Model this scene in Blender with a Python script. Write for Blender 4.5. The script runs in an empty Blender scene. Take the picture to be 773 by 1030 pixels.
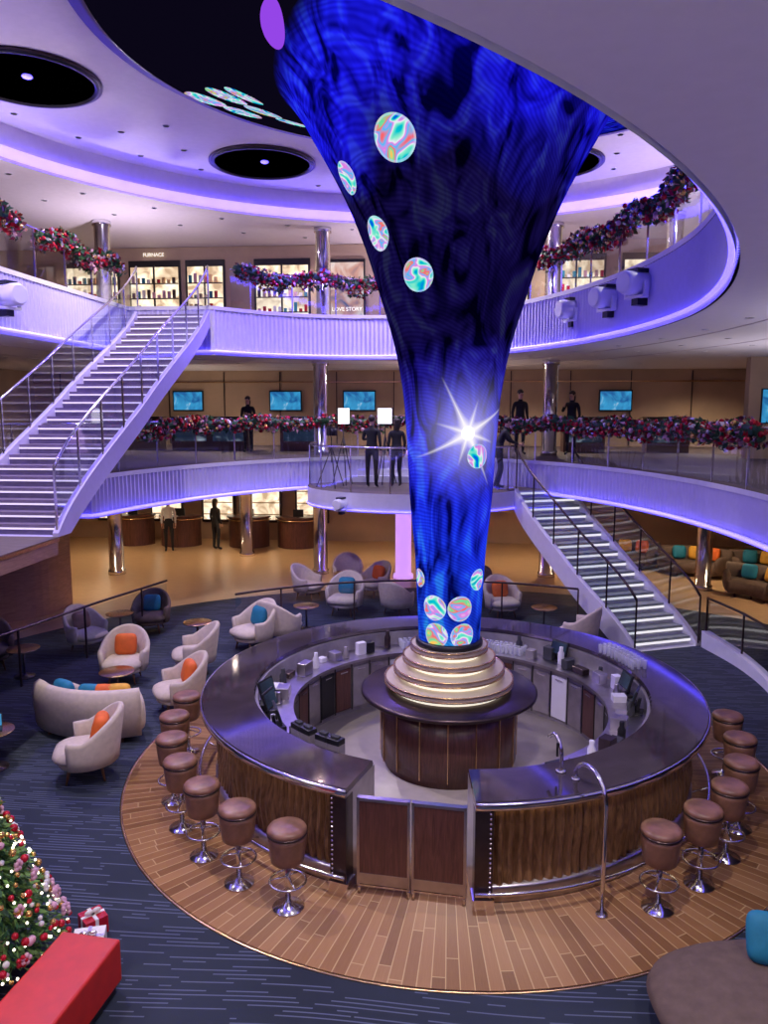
import bpy, bmesh, math, random
from mathutils import Vector, Matrix
random.seed(7)
pi=math.pi
D=math.radians
scene=bpy.context.scene
COL=scene.collection
scene.view_settings.view_transform='Standard'

# ------------------------------------------------------------------ materials
class NB:
    def __init__(s,name):
        s.m=bpy.data.materials.new(name); s.m.use_nodes=True
        s.nt=s.m.node_tree; s.nt.nodes.clear()
        s.out=s.nt.nodes.new('ShaderNodeOutputMaterial')
        s.p=s.nt.nodes.new('ShaderNodeBsdfPrincipled')
        s.nt.links.new(s.p.outputs[0],s.out.inputs[0])
    def n(s,t,**k):
        nd=s.nt.nodes.new(t)
        for a,b in k.items(): setattr(nd,a,b)
        return nd
    def set(s,sock,v):
        if hasattr(v,'links') or isinstance(v,bpy.types.NodeSocket): s.nt.links.new(v,sock)
        else: sock.default_value=v
    def math(s,op,a,b=0.0,c=0.0):
        nd=s.n('ShaderNodeMath',operation=op)
        s.set(nd.inputs[0],a); s.set(nd.inputs[1],b)
        if op in('SMOOTHSTEP','MULTIPLY_ADD','COMPARE'): s.set(nd.inputs[2],c)
        return nd.outputs[0]
    def obj(s):
        return s.n('ShaderNodeTexCoord').outputs['Object']
    def sep(s,v):
        nd=s.n('ShaderNodeSeparateXYZ'); s.nt.links.new(v,nd.inputs[0]); return nd.outputs
    def comb(s,x,y,z):
        nd=s.n('ShaderNodeCombineXYZ'); s.set(nd.inputs[0],x); s.set(nd.inputs[1],y); s.set(nd.inputs[2],z); return nd.outputs[0]
    def scale(s,v,sc):
        nd=s.n('ShaderNodeMapping'); s.nt.links.new(v,nd.inputs[0]); nd.inputs['Scale'].default_value=sc; return nd.outputs[0]
    def noise(s,v,sc,det=2,dist=0.0,rough=.5):
        nd=s.n('ShaderNodeTexNoise'); s.nt.links.new(v,nd.inputs['Vector']); nd.inputs['Scale'].default_value=sc
        nd.inputs['Detail'].default_value=det; nd.inputs['Distortion'].default_value=dist; nd.inputs['Roughness'].default_value=rough
        return nd.outputs[0]
    def white(s,v):
        nd=s.n('ShaderNodeTexWhiteNoise'); nd.noise_dimensions='3D'; s.nt.links.new(v,nd.inputs['Vector']); return nd.outputs['Value']
    def ramp(s,f,stops,interp='LINEAR'):
        nd=s.n('ShaderNodeValToRGB'); nd.color_ramp.interpolation=interp
        e=nd.color_ramp.elements
        while len(e)>1: e.remove(e[-1])
        e[0].position=stops[0][0]; e[0].color=(*stops[0][1],1)
        for p,c in stops[1:]:
            x=e.new(p); x.color=(*c,1)
        s.set(nd.inputs[0],f); return nd.outputs[0]
    def mix(s,f,a,b,mode='MIX'):
        nd=s.n('ShaderNodeMix',data_type='RGBA',blend_type=mode)
        s.set(nd.inputs[0],f)
        s.set(nd.inputs[6],a if not isinstance(a,tuple) else (*a,1)); s.set(nd.inputs[7],b if not isinstance(b,tuple) else (*b,1))
        return nd.outputs[2]
    def base(s,c): s.set(s.p.inputs['Base Color'],c if not isinstance(c,tuple) else (*c,1))
    def emit(s,c,st):
        s.set(s.p.inputs['Emission Color'],c if not isinstance(c,tuple) else (*c,1)); s.set(s.p.inputs['Emission Strength'],st)
    def bump(s,h,st=.3,d=.01):
        b=s.n('ShaderNodeBump'); b.inputs['Strength'].default_value=st; b.inputs['Distance'].default_value=d
        s.set(b.inputs['Height'],h); s.nt.links.new(b.outputs[0],s.p.inputs['Normal'])
    def rm(s,r,m=0.0):
        s.p.inputs['Roughness'].default_value=r; s.p.inputs['Metallic'].default_value=m

def simple(name,c,r=.5,m=0.0,var=.12,sc=8,bump=0.0,em=None,es=0):
    b=NB(name); b.rm(r,m)
    o=b.obj(); nz=b.noise(o,sc,3)
    lo=tuple(max(0,x*(1-var)) for x in c); hi=tuple(min(1,x*(1+var)) for x in c)
    b.base(b.ramp(nz,[(.3,lo),(.7,hi)]))
    if bump: b.bump(b.noise(o,sc*12,2),bump,.01)
    if em: b.emit(em,es)
    return b.m

WHITE=simple('white_paint',(.78,.76,.82),.4,var=.03)
FASC=simple('fascia_ribbed_violet_wash',(.66,.61,.88),.35,var=.03)  # white ribs; part of the violet LED wash is put into this base colour
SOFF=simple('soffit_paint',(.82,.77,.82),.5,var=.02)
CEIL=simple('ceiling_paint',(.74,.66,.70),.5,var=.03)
WARMW=simple('beige_wall_panel',(.54,.40,.28),.5,var=.08,sc=1.5)
CHROME=simple('chrome',(.80,.78,.82),.15,1,var=.03)
STEEL=simple('brushed_steel',(.55,.52,.55),.3,1,var=.1)
DMET=simple('dark_bronze_metal',(.08,.055,.055),.3,.8)
GOLD=simple('gold_trim',(.75,.5,.25),.25,1)
BLACK=simple('black_plastic',(.012,.012,.015),.35)
LEATH=simple('brown_leather',(.22,.105,.07),.38,var=.35,sc=6,bump=.1)
CREAM=simple('cream_fabric',(.58,.49,.41),.85,var=.08,sc=15,bump=.2)
TAUPE=simple('taupe_fabric',(.12,.08,.065),.8,var=.15,sc=10,bump=.2)
ORANGE=simple('orange_velvet',(.75,.14,.02),.7)
TEAL=simple('teal_velvet',(.01,.19,.31),.7)
YELL=simple('mustard_velvet',(.7,.36,.04),.7)
RED=simple('red_leather',(.52,.018,.012),.45,var=.1)
SKIN=simple('skin',(.6,.36,.26),.5)
HAIR=simple('dark_hair',(.03,.02,.015),.5,sc=60,var=.4)
BCLOTH=simple('black_cloth',(.015,.015,.02),.8)
GCLOTH=simple('charcoal_cloth',(.04,.04,.05),.8)
WCLOTH=simple('white_cloth',(.7,.7,.7),.8)
GREEN=simple('pine_green',(.02,.085,.03),.6,var=.4)
LGREEN=simple('light_pine_green',(.16,.32,.08),.6,var=.4)
CRIM=simple('crimson_bauble',(.50,.012,.03),.25,.2)
DRED=simple('burgundy_leaf',(.17,.01,.03),.5)
SILV=simple('silver_bauble',(.75,.7,.75),.2,.8)
PINK=simple('pink_blossom',(.66,.38,.48),.5)
GBALL=simple('gold_bauble',(.8,.5,.15),.2,.8)
PAPER=simple('white_gift_paper',(.8,.78,.75),.5)
TILE=simple('pale_tile',(.44,.39,.36),.35,var=.06)
LCAB=simple('cabinet_grey',(.36,.33,.35),.3,.4)
FWOOD=simple('walnut_legs',(.12,.05,.025),.4)
TIERW=simple('tier_cream_lacquer',(.55,.46,.38),.35,var=.05)

def emis(name,c,st,base=(.8,.8,.8),nosample=False):
    b=NB(name); b.base(base); nz=b.noise(b.obj(),3,1)
    b.emit(b.mix(nz,c,tuple(min(1,x*1.06+.01) for x in c)),st); b.rm(.4)
    if nosample: b.m.cycles.emission_sampling='NONE'
    return b.m
LEDP=emis('led_blue_violet',(.07,.05,1.0),5.0)
LEDC=emis('led_cove_violet',(.07,.045,1.0),8.0)
LEDW=emis('led_warm_white',(1,.75,.45),3.5)
LEDS=emis('led_step_white',(1,.95,.95),.8,nosample=True)
LEDSP=emis('led_step_lilac',(.85,.72,1),.65,nosample=True)
LEDSOFT=emis('led_soft_white',(1,.88,.70),1.0,nosample=True)
LEDPK=emis('led_lilac_panel',(.65,.30,.95),.9)
DOWN=emis('downlight_lens',(1,.95,.9),6,nosample=True)
SOFTB=emis('softbox_diffuser',(1,.97,.95),1.8)
FAIRY=emis('fairy_light_bulb',(1,.88,.65),4,nosample=True)

def glass_mat():
    b=NB('clear_glass'); nt=b.nt
    tr=b.n('ShaderNodeBsdfTransparent'); gl=b.n('ShaderNodeBsdfGlossy'); gl.inputs['Roughness'].default_value=.03
    lw=b.n('ShaderNodeLayerWeight'); lw.inputs[0].default_value=.3
    f=b.math('MULTIPLY_ADD',lw.outputs['Facing'],.28,.08)
    tr.inputs[0].default_value=(.80,.85,.90,1)
    mx=b.n('ShaderNodeMixShader'); b.set(mx.inputs[0],f); nt.links.new(tr.outputs[0],mx.inputs[1]); nt.links.new(gl.outputs[0],mx.inputs[2])
    nt.links.new(mx.outputs[0],b.out.inputs[0]); return b.m
GLASS=glass_mat()

def carpet():
    b=NB('navy_dash_carpet'); x,y,z=b.sep(b.obj())
    warp=b.noise(b.obj(),.22,1)
    yy=b.math('ADD',b.math('MULTIPLY',y,21.0),b.math('MULTIPLY',warp,9.0))
    idn=b.math('FLOOR',yy); fr=b.math('FRACT',yy)
    wn=b.white(b.comb(idn,3.1,1.7))
    v=b.comb(b.math('MULTIPLY_ADD',x,1.0,b.math('MULTIPLY',wn,40.0)),b.math('MULTIPLY',idn,5.37),0.0)
    nz=b.noise(v,1.5,1)
    dash=b.math('GREATER_THAN',nz,.5)
    line=b.math('MULTIPLY',b.math('GREATER_THAN',fr,.34),b.math('LESS_THAN',fr,.62))
    m=b.math('MULTIPLY',dash,line)
    big=b.ramp(b.noise(b.obj(),.5,2),[(.3,(.014,.021,.042)),(.7,(.026,.037,.068))])
    b.base(b.mix(m,big,(.095,.115,.20))); b.rm(.9); b.bump(b.noise(b.obj(),150,2),.3,.005); return b.m
CARPET=carpet()
def radial_wood(N=216.0):
    b=NB('radial_plank_wood'); o=b.obj(); x,y,z=b.sep(o)
    a=b.math('MULTIPLY',b.math('ARCTAN2',y,x),N/(2*pi)); r=b.math('SQRT',b.math('ADD',b.math('MULTIPLY',x,x),b.math('MULTIPLY',y,y)))
    ia=b.math('FLOOR',a); fa=b.math('FRACT',a)
    w=b.white(b.comb(ia,1.3,0.7))
    rr=b.math('MULTIPLY_ADD',r,.8,b.math('MULTIPLY',w,5.0)); ir=b.math('FLOOR',rr); fr=b.math('FRACT',rr)
    w2=b.white(b.comb(ia,ir,2.2))
    grain=b.noise(b.comb(b.math('MULTIPLY',fa,3.0),b.math('MULTIPLY',r,.7),w2),7,4,1.2)
    c=b.ramp(b.math('ADD',b.math('MULTIPLY',w2,.6),b.math('MULTIPLY',grain,.42)),[(.1,(.22,.10,.042)),(.5,(.36,.175,.075)),(.95,(.50,.27,.125))])
    ln=b.math('MAXIMUM',b.math('LESS_THAN',fa,.09),b.math('LESS_THAN',fr,.008))
    b.base(b.mix(ln,c,(.62,.42,.21))); b.rm(.42); return b.m
RWOOD=radial_wood()
def plank(name,c1,c2,sc=(1,6,1),r=.4,axis=1):
    b=NB(name); o=b.obj()
    g=b.noise(b.scale(o,sc),3,4,1.5)
    b.base(b.ramp(g,[(.3,c1),(.7,c2)])); b.rm(r); return b.m
BFLOOR=plank('pale_oak_floor',(.50,.32,.17),(.64,.44,.25),(1,9,1),.3)
D2FLOOR=plank('deck_floor_dark_carpet',(.09,.065,.065),(.15,.11,.11),(1,6,1),.7)
WALNUT=plank('walnut_veneer',(.075,.028,.022),(.15,.06,.045),(9,9,.8),.3)
WALLWOOD=plank('oak_wall_panel',(.30,.16,.10),(.46,.27,.17),(1,1,9),.4)
BRONZE=plank('bronze_ripple_panel',(.09,.04,.017),(.30,.16,.075),(7,7,1.2),.3)
def countertop():
    b=NB('polished_plum_stone'); nz=b.noise(b.obj(),2.5,5,1)
    b.base(b.ramp(nz,[(.3,(.09,.07,.09)),(.7,(.17,.135,.165))])); b.rm(.07,.7); return b.m
COUNTER=countertop()
def screen(name,a,c,st=.8):
    b=NB(name); nz=b.noise(b.obj(),2.2,2,1); b.base((.01,.01,.01))
    b.emit(b.ramp(nz,[(.35,a),(.6,c),(.75,(.7,.8,.9))]),st); b.rm(.2); return b.m
SCR=screen('screen_picture_blue',(.01,.10,.35),(.05,.40,.75))
SCRD=screen('screen_dim',(.01,.02,.05),(.03,.06,.12),.5)
SCRW=screen('screen_picture_bright',(.5,.3,.3),(.7,.75,.85))
SHELF=screen('lit_shelf_display',(.45,.30,.18),(1.,.82,.58),1.5)
def poster():
    b=NB('shop_poster_glow'); nz=b.noise(b.obj(),1.6,3,.6); b.base((.02,.02,.02))
    b.emit(b.ramp(nz,[(.35,(.05,.10,.25)),(.48,(.65,.32,.25)),(.6,(.9,.75,.7)),(.7,(.25,.3,.45))]),.9); return b.m  # poster picture glows by itself; its lighting is put into the emission
POSTER=poster()

def led_funnel():
    b=NB('led_screen_funnel'); o=b.obj(); x,y,z=b.sep(o)
    zn=b.math('DIVIDE',b.math('SUBTRACT',z,1.5),9.0)
    wob=b.noise(b.scale(o,(1,1,.4)),.9,1,.6)
    zz=b.math('ADD',zn,b.math('MULTIPLY',b.math('SUBTRACT',wob,.5),.20))
    K=lambda q:(q-1.5)/9.0
    col=b.ramp(zz,[(0,(.01,.07,.75)),(K(3),(.012,.035,.95)),(K(4.4),(.03,.03,.90)),(K(5.0),(.022,.016,.45)),(K(5.6),(.007,.004,.07)),
       (K(7.1),(.007,.004,.06)),(K(7.55),(.010,.008,.38)),(K(8.0),(.012,.010,.90)),(K(9.2),(.012,.018,.95)),(K(9.8),(.004,.006,.30)),(K(10.1),(.002,.002,.012))])
    sw=b.noise(b.scale(o,(1.6,1.6,.55)),1.7,2,1.6)
    dark=b.ramp(sw,[(.36,(.04,.03,.09)),(.47,(.6,.5,.62)),(.57,(1.0,1.0,1.0)),(.68,(2.0,3.6,1.05))])
    col=b.mix(1.0,col,dark,'MULTIPLY')
    wv=b.n('ShaderNodeTexWave'); wv.wave_type='BANDS'; wv.bands_direction='DIAGONAL'; b.nt.links.new(b.scale(o,(1,1,2.2)),wv.inputs[0])
    wv.inputs['Scale'].default_value=7; wv.inputs['Distortion'].default_value=4; wv.inputs['Detail'].default_value=0; wv.inputs['Detail Scale'].default_value=.5
    col=b.mix(1.0,col,b.ramp(wv.outputs[1],[(0,(.68,.62,.72)),(1,(1.1,1.15,1.0))]),'MULTIPLY')
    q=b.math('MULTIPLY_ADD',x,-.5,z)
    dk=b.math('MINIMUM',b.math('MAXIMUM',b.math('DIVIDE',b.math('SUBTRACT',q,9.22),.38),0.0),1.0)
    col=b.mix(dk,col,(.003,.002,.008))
    def dist(c,flat=False):
        nd=b.n('ShaderNodeVectorMath',operation='DISTANCE')
        if flat: b.nt.links.new(b.comb(x,y,0.0),nd.inputs[0]); nd.inputs[1].default_value=(c[0],c[1],0)
        else: b.nt.links.new(o,nd.inputs[0]); nd.inputs[1].default_value=c
        return nd.outputs['Value']
    bc0=(.2,-.54,4.4); dB=dist(bc0)
    g=b.math('POWER',b.math('MAXIMUM',b.math('SUBTRACT',1.0,b.math('DIVIDE',dB,1.0)),0.0),2.6)
    col=b.mix(g,col,(.55,.5,1.0))
    # star rays of the burst picture (part of the screen image)
    dx=b.math('SUBTRACT',b.math('MULTIPLY_ADD',y,.35,x),.2-.54*.35); dz=b.math('SUBTRACT',z,4.4)
    u1=b.math('MULTIPLY_ADD',dx,.88,b.math('MULTIPLY',dz,.47)); u2=b.math('MULTIPLY_ADD',dx,-.47,b.math('MULTIPLY',dz,.88))
    def star(a,c,k,R):
        pr=b.math('SQRT',b.math('MULTIPLY',b.math('ABSOLUTE',a),b.math('ABSOLUTE',c)))
        s1=b.math('MAXIMUM',b.math('SUBTRACT',1.0,b.math('MULTIPLY',pr,k)),0.0)
        fo=b.math('MAXIMUM',b.math('SUBTRACT',1.0,b.math('DIVIDE',dB,R)),0.0)
        return b.math('MULTIPLY',s1,fo)
    st=b.math('MAXIMUM',star(u1,u2,9.0,.75),star(b.math('ADD',u1,u2),b.math('SUBTRACT',u1,u2),8.0,.42))
    col=b.mix(b.math('MINIMUM',b.math('MULTIPLY',st,1.7),1.0),col,(1,.95,1))
    core=b.math('LESS_THAN',dB,.085); col=b.mix(core,col,(1.3,1.3,1.3))
    balls=[((-.63,-1.33,7.52),.245),((-.40,-.84,6.2),.19),((-.87,-.66,6.7),.2),((.33,-.46,4.12),.15),((-.2,-.38,2.2),.165),((.14,-.41,2.2),.165),
      ((-.18,-.39,1.84),.165),((.18,-.38,1.84),.165),((.36,-.26,2.55),.14),((-.38,-.2,2.55),.12),((-1.2,-.6,7.35),.2)]
    m=None; edge=None
    for c,r in balls:
        dd=dist(c)
        t=b.math('LESS_THAN',dd,r); m=t if m is None else b.math('MAXIMUM',m,t)
        e=b.math('MULTIPLY',t,b.math('GREATER_THAN',dd,r*.9)); edge=e if edge is None else b.math('MAXIMUM',edge,e)
    hi=b.math('GREATER_THAN',z,8.8)
    for c,r in [((-4.35,4.1),.36),((-3.8,4.5),.34),((-3.75,3.3),.34),((-3.25,3.75),.32),((-2.85,4.2),.28),((-3.3,2.7),.30)]:
        m=b.math('MAXIMUM',m,b.math('MULTIPLY',hi,b.math('LESS_THAN',dist(c,True),r)))
    bn=b.noise(b.scale(o,(1.3,1.3,1.7)),2.2,1,1.4)
    bc=b.ramp(bn,[(.30,(.0,.12,.75)),(.38,(.0,.60,.60)),(.43,(.25,.85,.60)),(.47,(.85,.85,.95)),(.50,(.75,.20,.75)),(.55,(.05,.50,.95)),(.60,(.95,.12,.14)),(.66,(.1,.75,.35)),(.72,(1.,.55,.1))])
    col=b.mix(m,col,bc); col=b.mix(b.math('MULTIPLY',edge,.5),col,(.5,.7,.95))
    pu=b.math('LESS_THAN',dist((-2.12,-1.22,8.72)),.33); col=b.mix(pu,col,(.30,.06,.80))
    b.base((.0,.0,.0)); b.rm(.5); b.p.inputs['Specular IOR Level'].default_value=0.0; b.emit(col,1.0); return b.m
FUN=led_funnel()

# ------------------------------------------------------------------ mesh builder
class B:
    def __init__(s): s.v=[];s.f=[];s.m=[];s.s=[];s.mats=[]
    def mi(s,mat):
        if mat not in s.mats: s.mats.append(mat)
        return s.mats.index(mat)
    def add(s,vs,fs,mat,smooth=False):
        o=len(s.v); s.v+= [tuple(v) for v in vs]; k=s.mi(mat)
        for f in fs: s.f.append([i+o for i in f]); s.m.append(k); s.s.append(smooth)
    def box(s,c,d,mat,rz=0,rx=0,ry=0):
        R=Matrix.Rotation(rz,3,'Z')@Matrix.Rotation(ry,3,'Y')@Matrix.Rotation(rx,3,'X'); c=Vector(c)
        vs=[c+R@Vector((d[0]*(i&1)-d[0]/2,d[1]*((i>>1)&1)-d[1]/2,d[2]*((i>>2)&1)-d[2]/2)) for i in range(8)]
        s.add(vs,[(0,2,3,1),(4,5,7,6),(0,1,5,4),(2,6,7,3),(0,4,6,2),(1,3,7,5)],mat)
    def lathe(s,prof,mat,c=(0,0,0),n=32,a0=0.0,a1=2*pi,smooth=True,closed=False):
        full=abs(a1-a0-2*pi)<1e-6; N=n if full else n+1; P=len(prof); vs=[]
        for i in range(N):
            a=a0+(a1-a0)*i/n
            for r,z in prof: vs.append((c[0]+r*math.cos(a),c[1]+r*math.sin(a),c[2]+z))
        fs=[]
        for i in range(n):
            j=(i+1)%N if full else i+1
            for k in range(P if closed else P-1):
                k2=(k+1)%P; fs.append((i*P+k,j*P+k,j*P+k2,i*P+k2))
        if full and not closed:
            if prof[0][0]>1e-5: fs.append([i*P for i in range(N)])
            if prof[-1][0]>1e-5: fs.append([i*P+P-1 for i in range(N)])
        if not full and closed: fs.append(list(range(P))); fs.append([n*P+k for k in range(P)])
        s.add(vs,fs,mat,smooth)
    def cyl(s,c,r,h,mat,n=24,smooth=True): # c = base centre
        s.lathe([(0,0),(r,0),(r,0),(r,h),(r,h),(0,h)],mat,c,n,smooth=smooth)
    def tube(s,pts,r,mat,n=8,closed=False):
        pts=[Vector(p) for p in pts]; vs=[];N=len(pts); up=None
        for i,p in enumerate(pts):
            a=pts[(i-1)%N] if (closed or i>0) else p; c=pts[(i+1)%N] if (closed or i<N-1) else p
            t=(c-a).normalized()
            if up is None:
                ref=Vector((0,0,1)) if abs(t.z)<.9 else Vector((1,0,0)); up=(ref-t*ref.dot(t)).normalized()
            else:
                up=up-t*up.dot(t)
                up=up.normalized() if up.length>1e-4 else Vector((1,0,0))
            sd=t.cross(up)
            rr=r[i] if isinstance(r,(list,tuple)) else r
            for k in range(n):
                q=2*pi*k/n; vs.append(p+(up*math.cos(q)+sd*math.sin(q))*rr)
        fs=[]
        for i in range(N if closed else N-1):
            j=(i+1)%N
            for k in range(n): fs.append((i*n+k,i*n+(k+1)%n,j*n+(k+1)%n,j*n+k))
        if not closed: fs.append(list(range(n))[::-1]); fs.append([(N-1)*n+k for k in range(n)])
        s.add(vs,fs,mat,True)
    def ribbon(s,pts,mat,closed=False,smooth=False): # pts: (x,y,z0,z1)
        vs=[];N=len(pts)
        for p in pts: vs+=[(p[0],p[1],p[2]),(p[0],p[1],p[3])]
        fs=[(2*i,2*((i+1)%N),2*((i+1)%N)+1,2*i+1) for i in range(N if closed else N-1)]
        s.add(vs,fs,mat,smooth)
    def prism(s,poly,z0,z1,mat,top=None,bot=None):
        N=len(poly); s.add([(p[0],p[1],z1) for p in poly],[list(range(N))],top or mat)
        s.add([(p[0],p[1],z0) for p in poly],[list(range(N))[::-1]],bot or mat)
        s.ribbon([(p[0],p[1],z0,z1) for p in poly],mat,True)
    def ball(s,c,r,mat,nu=12,nv=8,e=1.0,sc=(1,1,1),R=None):
        sg=lambda q,p: math.copysign(abs(q)**p,q); vs=[]; c=Vector(c)
        for i in range(nv+1):
            t=-pi/2+pi*i/nv
            for j in range(nu):
                a=2*pi*j/nu
                v=Vector((sc[0]*sg(math.cos(t),e)*sg(math.cos(a),e),sc[1]*sg(math.cos(t),e)*sg(math.sin(a),e),sc[2]*sg(math.sin(t),1)))*r
                if R is not None: v=R@v
                vs.append(c+v)
        fs=[(i*nu+j,i*nu+(j+1)%nu,(i+1)*nu+(j+1)%nu,(i+1)*nu+j) for i in range(nv) for j in range(nu)]
        s.add(vs,fs,mat,True)
    def mesh(s,name,recalc=True):
        me=bpy.data.meshes.new(name); me.from_pydata(s.v,[],s.f)
        for m in s.mats: me.materials.append(m)
        me.polygons.foreach_set('material_index',s.m); me.polygons.foreach_set('use_smooth',s.s)
        if recalc:
            bm=bmesh.new(); bm.from_mesh(me); bmesh.ops.remove_doubles(bm,verts=bm.verts,dist=1e-6)
            bmesh.ops.recalc_face_normals(bm,faces=bm.faces); bm.to_mesh(me); bm.free()
        me.update(); return me
    def obj(s,name,loc=(0,0,0),rz=0,bevel=0,recalc=True,parent=None):
        o=bpy.data.objects.new(name,s.mesh(name,recalc)); COL.objects.link(o); o.location=loc; o.rotation_euler=(0,0,rz)
        if bevel:
            md=o.modifiers.new('bevel','BEVEL'); md.width=bevel; md.segments=2; md.limit_method='ANGLE'; md.angle_limit=D(50)
        if parent: o.parent=parent
        return o
def inst(o,name,loc,rz=0,sc=1):
    c=bpy.data.objects.new(name,o.data); COL.objects.link(c); c.location=loc; c.rotation_euler=(0,0,rz); c.scale=(sc,)*3
    for m in o.modifiers:
        n=c.modifiers.new(m.name,m.type)
        if m.type=='BEVEL': n.width=m.width;n.segments=m.segments;n.limit_method=m.limit_method;n.angle_limit=m.angle_limit
    return c

def ellipse(cx,cy,a,bf,bb,N=720,nf=2.0):
    out=[]
    for i in range(N):
        t=2*pi*i/N; c=math.cos(t); y=math.sin(t)
        if y<0 and nf!=2: out.append((cx+a*math.copysign(abs(c)**(2/nf),c),cy-bf*abs(y)**(2/nf)))
        else: out.append((cx+a*c,cy+(bb if y>0 else bf)*y))
    return out
def resample(pts,step,closed=True):
    P=pts+[pts[0]] if closed else pts; out=[P[0]]; acc=0
    for a,b in zip(P[:-1],P[1:]):
        L=math.dist(a,b)
        if L<1e-9: continue
        d=step-acc
        while d<=L:
            out.append(tuple(a[k]+(b[k]-a[k])*d/L for k in range(len(a)))); d+=step
        acc=L-(d-step)
    return out
def runs(pts,cond):
    out=[];cur=[]
    for p in pts:
        if cond(p): cur.append(p)
        else:
            if len(cur)>1: out.append(cur)
            cur=[]
    if len(cur)>1:
        if out and cond(pts[0]) and math.dist(pts[0],cur[-1])<1: out[0]=cur+out[0]
        else: out.append(cur)
    return out
def catmull(P,n=12):
    out=[]; Q=[P[0]]+list(P)+[P[-1]]
    for i in range(1,len(Q)-2):
        for k in range(n):
            t=k/n; out.append(tuple(.5*((2*Q[i][j])+(-Q[i-1][j]+Q[i+1][j])*t+(2*Q[i-1][j]-5*Q[i][j]+4*Q[i+1][j]-Q[i+2][j])*t*t+(-Q[i-1][j]+3*Q[i][j]-3*Q[i+1][j]+Q[i+2][j])*t**3) for j in range(len(P[0]))))
    out.append(tuple(P[-1])); return out

XL,XR,YN,YB=-15.0,13.0,-13.0,17.0
def outer(p,c):
    dx,dy=p[0]-c[0],p[1]-c[1]; t=1e9
    if dx>1e-9: t=min(t,(XR-c[0])/dx)
    if dx<-1e-9: t=min(t,(XL-c[0])/dx)
    if dy>1e-9: t=min(t,(YB-c[1])/dy)
    if dy<-1e-9: t=min(t,(YN-c[1])/dy)
    return (c[0]+dx*t,c[1]+dy*t)

# deck openings
D3=ellipse(-2.2,2,5.6,10.3,9.3,nf=1.7); D3=[(-8.0,p[1]) if (p[1]>2 and p[0]<-5.85) else p for p in D3]
D2=ellipse(-1.2,1.5,5.9,11.2,9.3); D2=[(-8.15,p[1]) if (-2<p[1]<4.2 and p[0]<-5.95) else p for p in D2]
CV=ellipse(-.6,2,9.0,10.5,9.6)

def deck(name,inn,c,z0,z1,topm,botm,ribs=True,facm=FASC):
    b=B(); I=resample(inn,.15); N=len(I); O=[outer(p,c) for p in I]
    vs=[(p[0],p[1],z1) for p in I]+[(p[0],p[1],z1) for p in O]; fs=[(i,(i+1)%N,N+(i+1)%N,N+i) for i in range(N)]
    b.add(vs,fs,topm); b.add([(v[0],v[1],z0) for v in vs],[f[::-1] for f in fs],botm)
    if ribs:
        R=resample(inn,.06)
        if len(R)%2: R=R[:-1]
        q=[]
        for i,p in enumerate(R):
            dx,dy=p[0]-c[0],p[1]-c[1]; L=math.hypot(dx,dy); off=.0 if i%2 else .034
            q.append((p[0]+dx/L*(-off),p[1]+dy/L*(-off),z0+.10,z1-.06))
        b.ribbon(q,facm,True)
        inset=lambda r,za,zb:[(p[0]-(p[0]-c[0])*r,p[1]-(p[1]-c[1])*r,za,zb) for p in I]
        b.ribbon(inset(.006,z0,z0+.10),WHITE,True); b.ribbon(inset(.006,z1-.06,z1+.03),WHITE,True)
    else: b.ribbon([(p[0],p[1],z0,z1) for p in I],facm,True)
    o=b.obj(name,recalc=False); return o
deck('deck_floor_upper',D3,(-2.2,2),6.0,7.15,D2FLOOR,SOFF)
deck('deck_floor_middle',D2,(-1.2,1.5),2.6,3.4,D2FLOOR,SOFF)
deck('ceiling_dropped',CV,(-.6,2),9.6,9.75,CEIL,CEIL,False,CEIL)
def ledline(name,pts,c,z,inset,mat,r=.028):
    b=B(); I=resample(pts,.25); b.tube([(p[0]-(p[0]-c[0])*inset,p[1]-(p[1]-c[1])*inset,z) for p in I],r,mat,5,True); return b.obj(name)
ledline('led_strip_upper_fascia',D3,(-2.2,2),6.09,.012,LEDP,.032)
ledline('led_strip_middle_fascia',D2,(-1.2,1.5),2.66,.013,LEDP,.03)
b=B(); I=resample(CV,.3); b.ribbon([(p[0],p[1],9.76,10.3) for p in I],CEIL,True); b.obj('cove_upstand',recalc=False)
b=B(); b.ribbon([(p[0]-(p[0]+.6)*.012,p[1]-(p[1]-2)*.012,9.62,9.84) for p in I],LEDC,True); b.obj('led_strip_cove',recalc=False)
for k in (1.22,1.5):
    b=B(); I=resample(D3,.3); b.tube([(-2.2+(p[0]+2.2)*k,2+(p[1]-2)*k,5.998) for p in I],.012,CEIL,4,True); b.obj('trim_%d'%(1 if k<1.3 else 2))

# ------------------------------------------------------------------ shell
b=B(); b.box((-1,2,-.1),(28,30,.2),BFLOOR); b.obj('floor')
b=B(); b.lathe([(0,.0),(10.0,.0),(10.0,.006),(0,.006)],CARPET,n=128); b.obj('floor_carpet')
b=B(); b.lathe([(0,.006),(4.15,.006),(4.15,.016),(0,.016)],RWOOD,n=160); b.lathe([(4.15,.0),(4.15,.019),(4.18,.019),(4.18,0)],GOLD,n=160); b.lathe([(0,.0165),(2.45,.0165),(2.45,.02),(0,.02)],TILE,n=64); b.obj('floor_plank_ring')
b=B(); b.box((-1,2,10.38),(28,30,.16),CEIL); b.obj('ceiling')
b=B(); b.box((-1,17.1,5.2),(28,.2,10.4),WARMW); b.obj('wall_back')
b=B(); b.box((-15.1,2,5.2),(.2,30,10.4),WARMW); b.obj('wall_left')
b=B(); b.box((13.1,2,5.2),(.2,30,10.4),WARMW); b.obj('wall_right')
b=B(); b.box((-1,-13.1,5.2),(28,.2,10.4),WARMW); b.obj('wall_front')
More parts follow.
